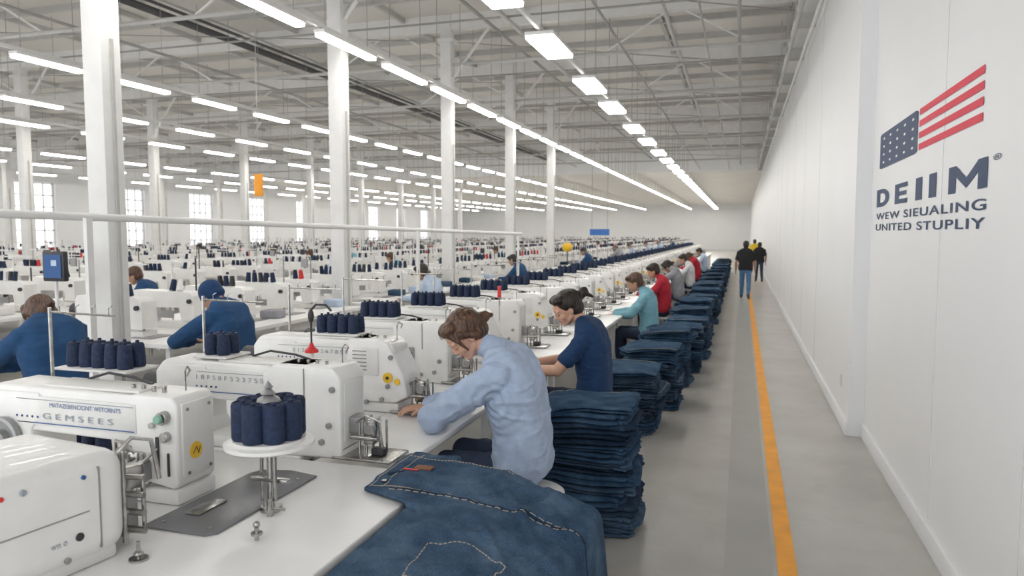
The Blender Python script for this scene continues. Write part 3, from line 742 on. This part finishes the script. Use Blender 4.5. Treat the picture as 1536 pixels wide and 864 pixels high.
LABS = ['shirt', 'pants', 'skin', 'hair', 'eye', 'lip', 'shoe', 'hat']
def body_mesh(P, voxel, name, fold=0.006, joints=()):
    bm = bmesh.new()
    for p in P:
        t = bmesh.new()
        if p[0] == 'c':
            _, a, b_, ra, rb, lab = p; a = Vector(a); b_ = Vector(b_); d = b_-a; L = d.length
            q = d.to_track_quat('Z', 'Y').to_matrix().to_4x4() if L > 1e-5 else Matrix()
            n = 16; prof = []
            for k in range(6): an = math.pi/2*(k/5); prof.append((ra*math.sin(an), -ra*math.cos(an)))
            for k in range(6): an = math.pi/2*(k/5); prof.append((rb*math.cos(an), L+rb*math.sin(an)))
            M = Matrix.Translation(a) @ q; rings = []
            for (r, z) in prof:
                if r < 1e-5: rings.append([bm.verts.new(M @ Vector((0, 0, z)))])
                else: rings.append([bm.verts.new(M @ Vector((r*math.cos(2*math.pi*k/n), r*math.sin(2*math.pi*k/n), z))) for k in range(n)])
            for A, B in zip(rings, rings[1:]):
                for k in range(n):
                    k2 = (k+1) % n
                    if len(A) == 1: bm.faces.new([A[0], B[k2], B[k]])
                    elif len(B) == 1: bm.faces.new([A[k], A[k2], B[0]])
                    else: bm.faces.new([A[k], A[k2], B[k2], B[k]])
            t.free()
        else:
            _, M, r, lab = p
            bmesh.ops.create_uvsphere(t, u_segments=20, v_segments=14, radius=1)
            T = M @ Matrix.Diagonal((*r, 1)); t.verts.index_update()
            mp = [bm.verts.new(T @ v.co) for v in t.verts]
            for f in t.faces: bm.faces.new([mp[v.index] for v in f.verts])
            t.free()
    me = bpy.data.meshes.new("tmp"); bm.to_mesh(me); bm.free()
    o = bpy.data.objects.new("tmp", me); COL.objects.link(o)
    rm = o.modifiers.new("r", 'REMESH'); rm.mode = 'VOXEL'; rm.voxel_size = voxel
    s_ = o.modifiers.new("s", 'SMOOTH'); s_.factor = 0.5; s_.iterations = 3 if voxel > 0.01 else 4
    bpy.context.view_layer.update()
    dg = bpy.context.evaluated_depsgraph_get()
    out = bpy.data.meshes.new_from_object(o.evaluated_get(dg)); out.name = name
    bpy.data.objects.remove(o)
    n = len(out.vertices); co = np.empty(n*3); out.vertices.foreach_get("co", co); co = co.reshape(-1, 3)
    best = np.full(n, 1e9); lab = np.zeros(n, int)
    bias = {'eye': -0.002, 'lip': -0.002, 'hair': -0.001}
    for p in P:
        if p[0] == 'c':
            _, a, b_, ra, rb, l = p; d = b_-a; L2 = max(1e-9, (d*d).sum())
            t = np.clip(((co-a) @ d)/L2, 0, 1)
            dist = np.linalg.norm(co-(a+t[:, None]*d), axis=1)-(ra+(rb-ra)*t)
        else:
            _, M, r, l = p; Mi = np.array(M.inverted()); sc = M.to_scale()[0]
            q = co @ Mi[:3, :3].T+Mi[:3, 3]
            k0 = np.linalg.norm(q/r, axis=1); k1 = np.linalg.norm(q/(r*r), axis=1)+1e-9
            dist = k0*(k0-1)/k1*sc
        dist = dist+bias.get(l, 0)
        mk = dist < best; best[mk] = dist[mk]; lab[mk] = LABS.index(l)
    nr = np.empty(n*3); out.vertices.foreach_get("normal", nr); nr = nr.reshape(-1, 3)
    J = [Vector(j) for j in joints]
    for i in range(n):
        if lab[i] in (0, 1):
            c = co[i]; cv = Vector(c)
            wv = noise.noise(Vector((c[0]*3, c[1]*3, c[2]*3+9)))*0.25
            rd = 1-min(1, abs(noise.noise(Vector((c[0]*4+wv*3, c[1]*5, c[2]*9+wv*6))))*4)
            f = noise.noise(Vector((c[0]*5, c[1]*5, c[2]*7)))*0.9+rd*0.9+0.2
            g = 0
            for j in J:
                dj = (cv-j).length
                if dj < 0.24:
                    g += (1-dj/0.24)*math.sin(dj*115+3.5*noise.noise(Vector((c[0]*7, c[1]*7, c[2]*7+j.x*9))))*0.75
            co[i] += nr[i]*fold*(f+g)
        elif lab[i] == 3:
            c = co[i]; co[i] += nr[i]*0.0035*noise.noise(Vector((c[0]*60, c[1]*60, c[2]*18)))
    out.vertices.foreach_set("co", co.reshape(-1))
    nf = len(out.polygons); mi = np.zeros(nf, dtype=np.int32)
    for f in out.polygons:
        ls = [lab[v] for v in f.vertices]; mi[f.index] = max(set(ls), key=ls.count)
    out.materials.clear()
    for l in LABS: out.materials.append(SKIN)
    out.polygons.foreach_set("material_index", mi)
    out.polygons.foreach_set("use_smooth", np.ones(nf, dtype=bool))
    out.update()
    return out
def person(me, name, loc, rz, shirt, pants=PNTS, skin=SKIN, hair=HAIRD, hat=BLUC, sc=1, z=0):
    o = place(me, name, (loc[0], loc[1], z), rz, sc=sc)
    mm = {'shirt': shirt, 'pants': pants, 'skin': skin, 'hair': hair, 'eye': EYE, 'lip': LIP, 'shoe': SHOE, 'hat': hat}
    for i, l in enumerate(LABS):
        o.material_slots[i].link = 'OBJECT'; o.material_slots[i].material = mm[l]
    return o
legs = dict(hipL=(0, 0.09, 0.57), hipR=(0, -0.09, 0.57), knL=(0.40, 0.13, 0.60), knR=(0.40, -0.13, 0.60), anL=(0.38, 0.13, 0.09), anR=(0.36, -0.13, 0.09), toL=(0.53, 0.15, 0.045), toR=(0.51, -0.15, 0.045))
J1 = dict(legs, pelvis=(0, 0, 0.62), waist=(0.01, 0, 0.80), chest=(0.05, 0, 1.0), neck0=(0.09, 0, 1.15), neck=(0.15, 0, 1.21), head=(0.325, 0.05, 1.285),
          shL=(0.09, 0.19, 1.10), shR=(0.11, -0.19, 1.10), elL=(0.41, 0.30, 0.885), elR=(0.42, -0.22, 0.885), wrL=(0.47, 0.04, 0.855), wrR=(0.60, -0.06, 0.85))
person(body_mesh(figure(J1, bulk=1.24, hair='bob', hs=1.08, hyaw=0.70, hpitch=0.80, hroll=0.1, collar=True, handdir={'L': (0.45, -0.9, -0.05), 'R': (0.8, 0.5, -0.05)}), 0.0048, "seated_woman", 0.0085,
                 joints=(J1['elL'], J1['elR'], (0.10, 0.24, 0.98), (0.05, 0.05, 0.66), J1['neck'])),
       "seated_woman", (-1.11, 3.78), math.pi, SW, PNTS, SKIN, HAIRB)
J2 = dict(legs, pelvis=(0, 0, 0.62), waist=(0.0, 0, 0.80), chest=(0.02, 0, 1.0), neck0=(0.04, 0, 1.13), neck=(0.08, 0, 1.19), head=(0.21, 0.03, 1.29),
          shL=(0.05, 0.19, 1.08), shR=(0.06, -0.19, 1.08), elL=(0.22, 0.27, 0.87), elR=(0.26, -0.24, 0.87), wrL=(0.46, 0.22, 0.855), wrR=(0.5, -0.1, 0.855))
person(body_mesh(figure(J2, short=True, bulk=1.05, hair='bun', hs=1.05, hyaw=0.5, hpitch=0.5, handdir={'L': (0.9, -0.2, -0.1), 'R': (0.9, 0.25, -0.1)}), 0.0055, "seated_woman_b", 0.006,
                 joints=((0.1, 0.22, 0.98), (0.05, 0.05, 0.7))),
       "seated_woman", (-1.01, 5.30), math.pi, NAVYT, PNTS, SKIN, HAIRD)
LO = 0.013
P_seat = body_mesh(figure(J2, bulk=1.08, hair='short', hs=1.1, hyaw=0.1, hpitch=0.5), LO, "seated_person")
P_seat2 = body_mesh(figure(dict(J1, head=(0.27, 0, 1.24)), bulk=1.15, hair='bob', hs=1.1, hyaw=0.2, hpitch=0.7), LO, "seated_person_b")
P_bean = body_mesh(figure(dict(J1, head=(0.27, 0, 1.26)), bulk=1.15, hair='beanie', hs=1.12, hyaw=0.1, hpitch=0.6), LO, "seated_person_c")
b = MB()
b.lathe([(0, 0.43), (0.17, 0.43), (0.185, 0.44), (0.185, 0.455), (0.17, 0.465), (0, 0.465)], WHITE, None, 32)
b.cyl((0, 0, 0.06), (0, 0, 0.43), 0.025, CHROME)
b.lathe([(0, 0.0), (0.18, 0.0), (0.18, 0.015), (0.04, 0.06), (0, 0.06)], MID, None, 28)
ST = b.mesh("work_stool")
for p in ((-1.06, 3.74), (-1.01, 5.30)): place(ST, "work_stool", (*p, 0))
def seat(me, x, y, rz, s_, hr, hat=NAVYT, sc=0.95):
    person(me, "seated_worker", (x, y), rz, s_, PNTS, SKIN2, hr, hat=hat, sc=sc); place(ST, "work_stool", (x, y, 0), sc=sc)
seat(P_seat, -1.12, 9.6, math.pi, TEAL, HAIRB, sc=0.93)
seat(P_seat, -1.22, 12.6, math.pi, REDC, HAIRD, sc=0.93)
seat(P_seat2, -1.22, 15.6, math.pi, GRYC, HAIRD, sc=0.92)
seat(P_seat, -1.20, 19.0, math.pi, WHTC, HAIRD, sc=0.92)
seat(P_seat2, -1.20, 22.0, math.pi, REDC, HAIRB, sc=0.92)
seat(P_seat, -1.20, 26.5, math.pi, LBLC, HAIRD, sc=0.92)
seat(P_seat2, -4.72, 4.05, R(160), BLUC, HAIRB, sc=1)
seat(P_bean, -4.35, 5.55, R(175), BLUC, HAIRD, sc=1)
seat(P_seat, -4.6, 10.6, R(170), LBLC, HAIRD)
JW = dict(pelvis=(0, 0, 0.95), waist=(0, 0, 1.1), chest=(0.01, 0, 1.3), neck0=(0, 0, 1.44), neck=(0.0, 0, 1.5), head=(0.02, 0, 1.64),
          shL=(0, 0.19, 1.40), shR=(0, -0.19, 1.40), elL=(-0.05, 0.27, 1.12), elR=(0.0, -0.27, 1.12), wrL=(0.06, 0.28, 0.88), wrR=(0.12, -0.27, 0.88),
          hipL=(0, 0.09, 0.9), hipR=(0, -0.09, 0.9), knL=(0.12, 0.10, 0.50), knR=(0.0, -0.10, 0.49), anL=(0.16, 0.11, 0.09), anR=(-0.2, -0.10, 0.12), toL=(0.32, 0.12, 0.04), toR=(-0.06, -0.11, 0.045), palmn=(0, 1, 0))
P_walk = body_mesh(figure(JW, short=True, bulk=1.1, hair='short', hs=1.05, hyaw=0, hpitch=0.1), 0.0125, "walking_man")
person(P_walk, "walking_man", (0.14, 21.4), R(88), BLKC, JEANC, SKIN2, HAIRD, sc=0.92)
person(P_walk, "walking_worker", (0.68, 29), R(95), BLKC, PNTS, SKIN2, HAIRD, sc=0.85)
person(P_walk, "walking_worker", (0.60, 35), R(95), mat("hi_vis", (0.8, 0.55, 0.03), 0.8), PNTS, SKIN2, HAIRD, sc=0.88)
JS = dict(JW, knL=(0.02, 0.10, 0.50), knR=(0.0, -0.10, 0.50), anL=(0, 0.11, 0.09), anR=(0, -0.10, 0.09), toL=(0.15, 0.12, 0.04), toR=(0.15, -0.11, 0.045), elL=(0.05, 0.27, 1.14), elR=(0.05, -0.27, 1.14), wrL=(0.28, 0.2, 1.05), wrR=(0.28, -0.2, 1.05))
P_stand = body_mesh(figure(JS, bulk=1.1, hair='short', hs=1.1, hyaw=0.2, hpitch=0.4), 0.0125, "standing_man")
person(P_stand, "standing_worker", (-7.35, 12.3), R(200), LBLC, PNTS, SKIN2, HAIRD, sc=0.9)

# ------------------------------------------------------------------ other production rows
def unit(seed):
    b = MB(); rnd = random.Random(seed)
    b.box((-0.95, 1.93, TZ-0.02), (1.9, 3.80, 0.04), TABLE)
    for x in (-1.8, -0.1):
        for y in (0.15, 2.0, 3.7): b.box((x, y, TZ/2-0.02), (0.05, 0.05, TZ-0.06), STEEL)
    b.box((-1.0, 1.95, 0.3), (0.5, 3.4, 0.3), WHITE2)
    for k in range(5):
        y = 0.40+k*0.75; x = -0.5+rnd.uniform(-0.08, 0.05); L = 0.85; z = TZ
        b.box((x-L/2, y, z+0.03), (L, 0.19, 0.06), WHITE)
        b.prism([(x-L, z+0.05), (x-L+0.22, z+0.05), (x-L+0.22, z+0.22), (x-0.2, z+0.23), (x-0.17, z+0.09), (x, z+0.09), (x, z+0.36), (x-0.06, z+0.40), (x-L+0.03, z+0.41), (x-L, z+0.36)], y-0.1, y+0.1, WHITE)
        b.cyl((x-0.08, y, z), (x-0.08, y, z+0.09), 0.015, CHROME, n=6)
        b.cyl((x-0.05, y-0.1, z+0.3), (x-0.05, y-0.13, z+0.3), 0.025, DARK, n=8)
        b.box((x-0.42, y-0.102, z+0.15), (0.3, 0.01, 0.08), MID)
        b.cyl((x-L-0.12, y, z+0.25), (x-L, y, z+0.25), 0.07, DARK, n=10)
        b.box((x+0.02, y, z+0.006), (0.25, 0.3, 0.01), MID)
        b.cyl((x-0.6, y+0.25, z), (x-0.6, y+0.25, z+0.75), 0.012, STEEL, n=5)
        b.box((x-0.5, y+0.25, z+0.72), (0.5, 0.015, 0.015), STEEL)
        if rnd.random() < 0.6: b.cyl((x-0.2, y+0.18, z), (x-0.2, y+0.18, z+rnd.uniform(0.55, 0.85)), 0.010, rnd.choice([DARK, MID]), n=5)
        if rnd.random() < 0.5: b.box((x-0.3, y+0.18, z+0.62), (0.10, 0.03, 0.12), rnd.choice([DARK, WHITE2, MID]))
        n = rnd.choice([2, 3, 4, 5])
        for i in range(n):
            c = NAVY if rnd.random() < 0.72 else rnd.choice([WHITE, WHITE, DARK, DARK, RED])
            b.cyl((x-0.25-i*0.09, y+rnd.uniform(-0.03, 0.03), z+0.41), (x-0.25-i*0.09, y, z+0.53), 0.036, c, r1=0.026, n=8)
        if rnd.random() < 0.5: b.box((x+0.1, y+0.3, z+0.05), (0.25, 0.2, 0.1), rnd.choice([DEN[0], DEN[1], LBLC, WHITE2, GRYC]), r=0.02)
    return b.mesh("sewing_machine_row_bay")
U = [unit(s_) for s_ in range(1, 9)]
for k, X in enumerate([-5.12, -8.6, -12.2, -15.7, -19.4, -23.1, -26.6]):
    root_ = bpy.data.objects.new("sewing_machine_row", None); COL.objects.link(root_); root_.location = (X, 0, 0)
    for j in range(0 if k == 0 else -1, 17):
        place(U[(j*3+k*5) % 8], "machine_bay", (0, Y0C+0.14+PITCH*j, 0), parent=root_)
rnd = random.Random(9); cols = [BLUC, TEAL, LBLC, GRYC, BLKC, BLUC, SW, NAVYT]
for X in (-4.75, -8.2, -11.8, -15.3, -19.0, -22.7):
    for k in range(7):
        y = (14 if X > -5 else 8)+rnd.uniform(0, 4)+k*rnd.uniform(5, 8)
        seat(rnd.choice([P_seat, P_seat2]), X+0.02, y, math.pi+rnd.uniform(-0.3, 0.3), rnd.choice(cols), rnd.choice([HAIRB, HAIRD]))

b = MB(); b.box((0, 0, 0), (0.24, 0.05, 0.26), DARK, r=0.01); b.box((0, -0.03, 0.0), (0.19, 0.006, 0.2), BLUEP); b.box((0.02, -0.035, 0.03), (0.06, 0.004, 0.05), LBLC)
b.cyl((0, 0, -1.55), (0, 0, -0.12), 0.015, STEEL, n=8); b.cyl((0, 0, -1.56), (0, 0, -1.54), 0.12, STEEL, n=20); b.obj("terminal_screen", (-5.68, 4.9, 1.56))
b = MB(); b.box((0, 0, 0), (0.13, 0.03, 0.30), ORG, r=0.005); b.cyl((0, 0, 0.15), (0, 0, 3.6), 0.006, GSTEEL, n=5); b.obj("hanging_marker_sign", (-6.3, 8.6, 2.5))
b = MB(); b.box((0, 0, 0), (1.0, 0.05, 0.32), mat("sign_blue", (0.06, 0.2, 0.6), 0.5)); b.cyl((-0.4, 0, 0.15), (-0.4, 0, 4.2), 0.01, GSTEEL, n=5); b.cyl((0.4, 0, 0.15), (0.4, 0, 4.2), 0.01, GSTEEL, n=5); b.obj("hanging_blue_sign", (-6.9, 37.2, 1.88))
b = MB(); b.ball((0, 0, 0), (0.18, 0.16, 0.15), YEL); b.cyl((0, 0, -0.58), (0, 0, -0.1), 0.02, DARK, n=8); b.obj("warning_beacon", (-5.4, 23.4, 1.38))
b = MB()
for i in range(4): b.cyl((i*0.085, 0, 0), (i*0.085, 0, 0.12), 0.037, RED if i < 1 else NAVY, r1=0.03, n=14, bev=0.005)
b.obj("thread_spools", (-3.16, 2.72, TZ))

# ------------------------------------------------------------------ wall lettering (on the near right wall)
root = bpy.data.objects.new("wall_sign", None); COL.objects.link(root)
XW = 1.0965; YF = 6.95; YN = 3.78; ZT = 2.76; ZB = 1.86
def wallM(px, py, w=0):
    return YF+(YN-YF)*px/290, ZT-(ZT-ZB)*py/310
def wtext(t, px0, px1, py0, py1, m, off):
    y0, z1 = wallM(px0, py1); y1, z0 = wallM(px1, py0)
    M = Matrix(((0, 0, -1, XW), (-1, 0, 0, y0), (0, 1, 0, z1), (0, 0, 0, 1)))
    o = textobj(t, "lettering", M, y0-y1, z0-z1, m, None, off); o.parent = root
wtext("WEW SIEUALING", 3, 272, 257, 276, LOGON, 0.012)
wtext("UNITED STUPLIY", 3, 272, 288, 307, LOGON, 0.012)
wtext("\u00ae", 279, 289, 190, 200, LOGON, 0.0)
b = MB()
def wpoly(pts, m, x=XW):
    vs = [(x, *wallM(*p)) for p in pts]; b.raw(vs, [list(range(len(vs)))], m)
T0, T1 = 190, 240
def rect(x0, y0, x1, y1, m=LOGON, x=XW): wpoly([(x0, y0), (x1, y0), (x1, y1), (x0, y1)], m, x)
def dl(x0, x1, y0, y1):
    pts = [(x0, y0)]; cx = x0+(x1-x0)*0.42; ry = (y1-y0)/2; rx = x1-cx
    for k in range(13):
        a = -math.pi/2+math.pi*k/12; pts.append((cx+rx*math.cos(a), (y0+y1)/2+ry*math.sin(a)))
    pts.append((x0, y1)); return pts
O = dl(3, 52, T0, T1); I_ = dl(16, 38, T0+12, T1-12)
for k in range(len(O)-1): wpoly([O[k], O[k+1], I_[k+1], I_[k]], LOGON)
wpoly([O[0], I_[0], I_[-1], O[-1]], LOGON)
rect(73, T0, 86, T1); rect(86, T0, 112, T0+11); rect(86, T0+20, 109, T0+30); rect(86, T1-11, 112, T1)
rect(136, T0, 152, T1); rect(169, T0, 185, T1)
wpoly([(210, T0), (223, T0), (223, T1), (210, T1)], LOGON); wpoly([(259, T0), (272, T0), (272, T1), (259, T1)], LOGON)
wpoly([(223, T0), (241, T0+26), (241, T0+44), (223, T0+20)], LOGON); wpoly([(259, T0), (259, T0+20), (241, T0+44), (241, T0+26)], LOGON)
wpoly([(16, 34), (130, 34), (135, 38), (135, 128), (130, 132), (16, 132), (10, 128), (10, 38)], LOGON)
for i in range(5):
    for j in range(4):
        cx, cy = 26+i*24, 50+j*22
        wpoly([(cx+3.2*math.cos(a*math.pi/6), cy-3.2*math.sin(a*math.pi/6)) for a in range(12)], LOGOW, XW-0.001)
for j in range(4):
    rect(139, 36+j*26, 262, 50+j*26, LOGOR)
o = b.obj("sign_mark"); o.parent = root

# ------------------------------------------------------------------ world, camera
w = bpy.data.worlds.new("w"); scene.world = w; w.use_nodes = True
nt = w.node_tree; bg = nt.nodes["Background"]
bg.inputs["Color"].default_value = (0.95, 0.97, 1.0, 1); bg.inputs["Strength"].default_value = 1.7

cd = bpy.data.cameras.new("camera"); cam = bpy.data.objects.new("camera", cd); COL.objects.link(cam)
cam.location = (0, 0, 1.85); cam.rotation_euler = (R(90-4.3), 0, R(17.3))
cd.sensor_width = 36; cd.lens = 36*1100/1536; cd.clip_end = 300; cd.clip_start = 0.05
cd.dof.use_dof = True; cd.dof.focus_distance = 4.0; cd.dof.aperture_fstop = 3.2
scene.camera = cam
scene.view_settings.view_transform = 'Standard'
scene.view_settings.look = 'None'
scene.view_settings.exposure = 0.22
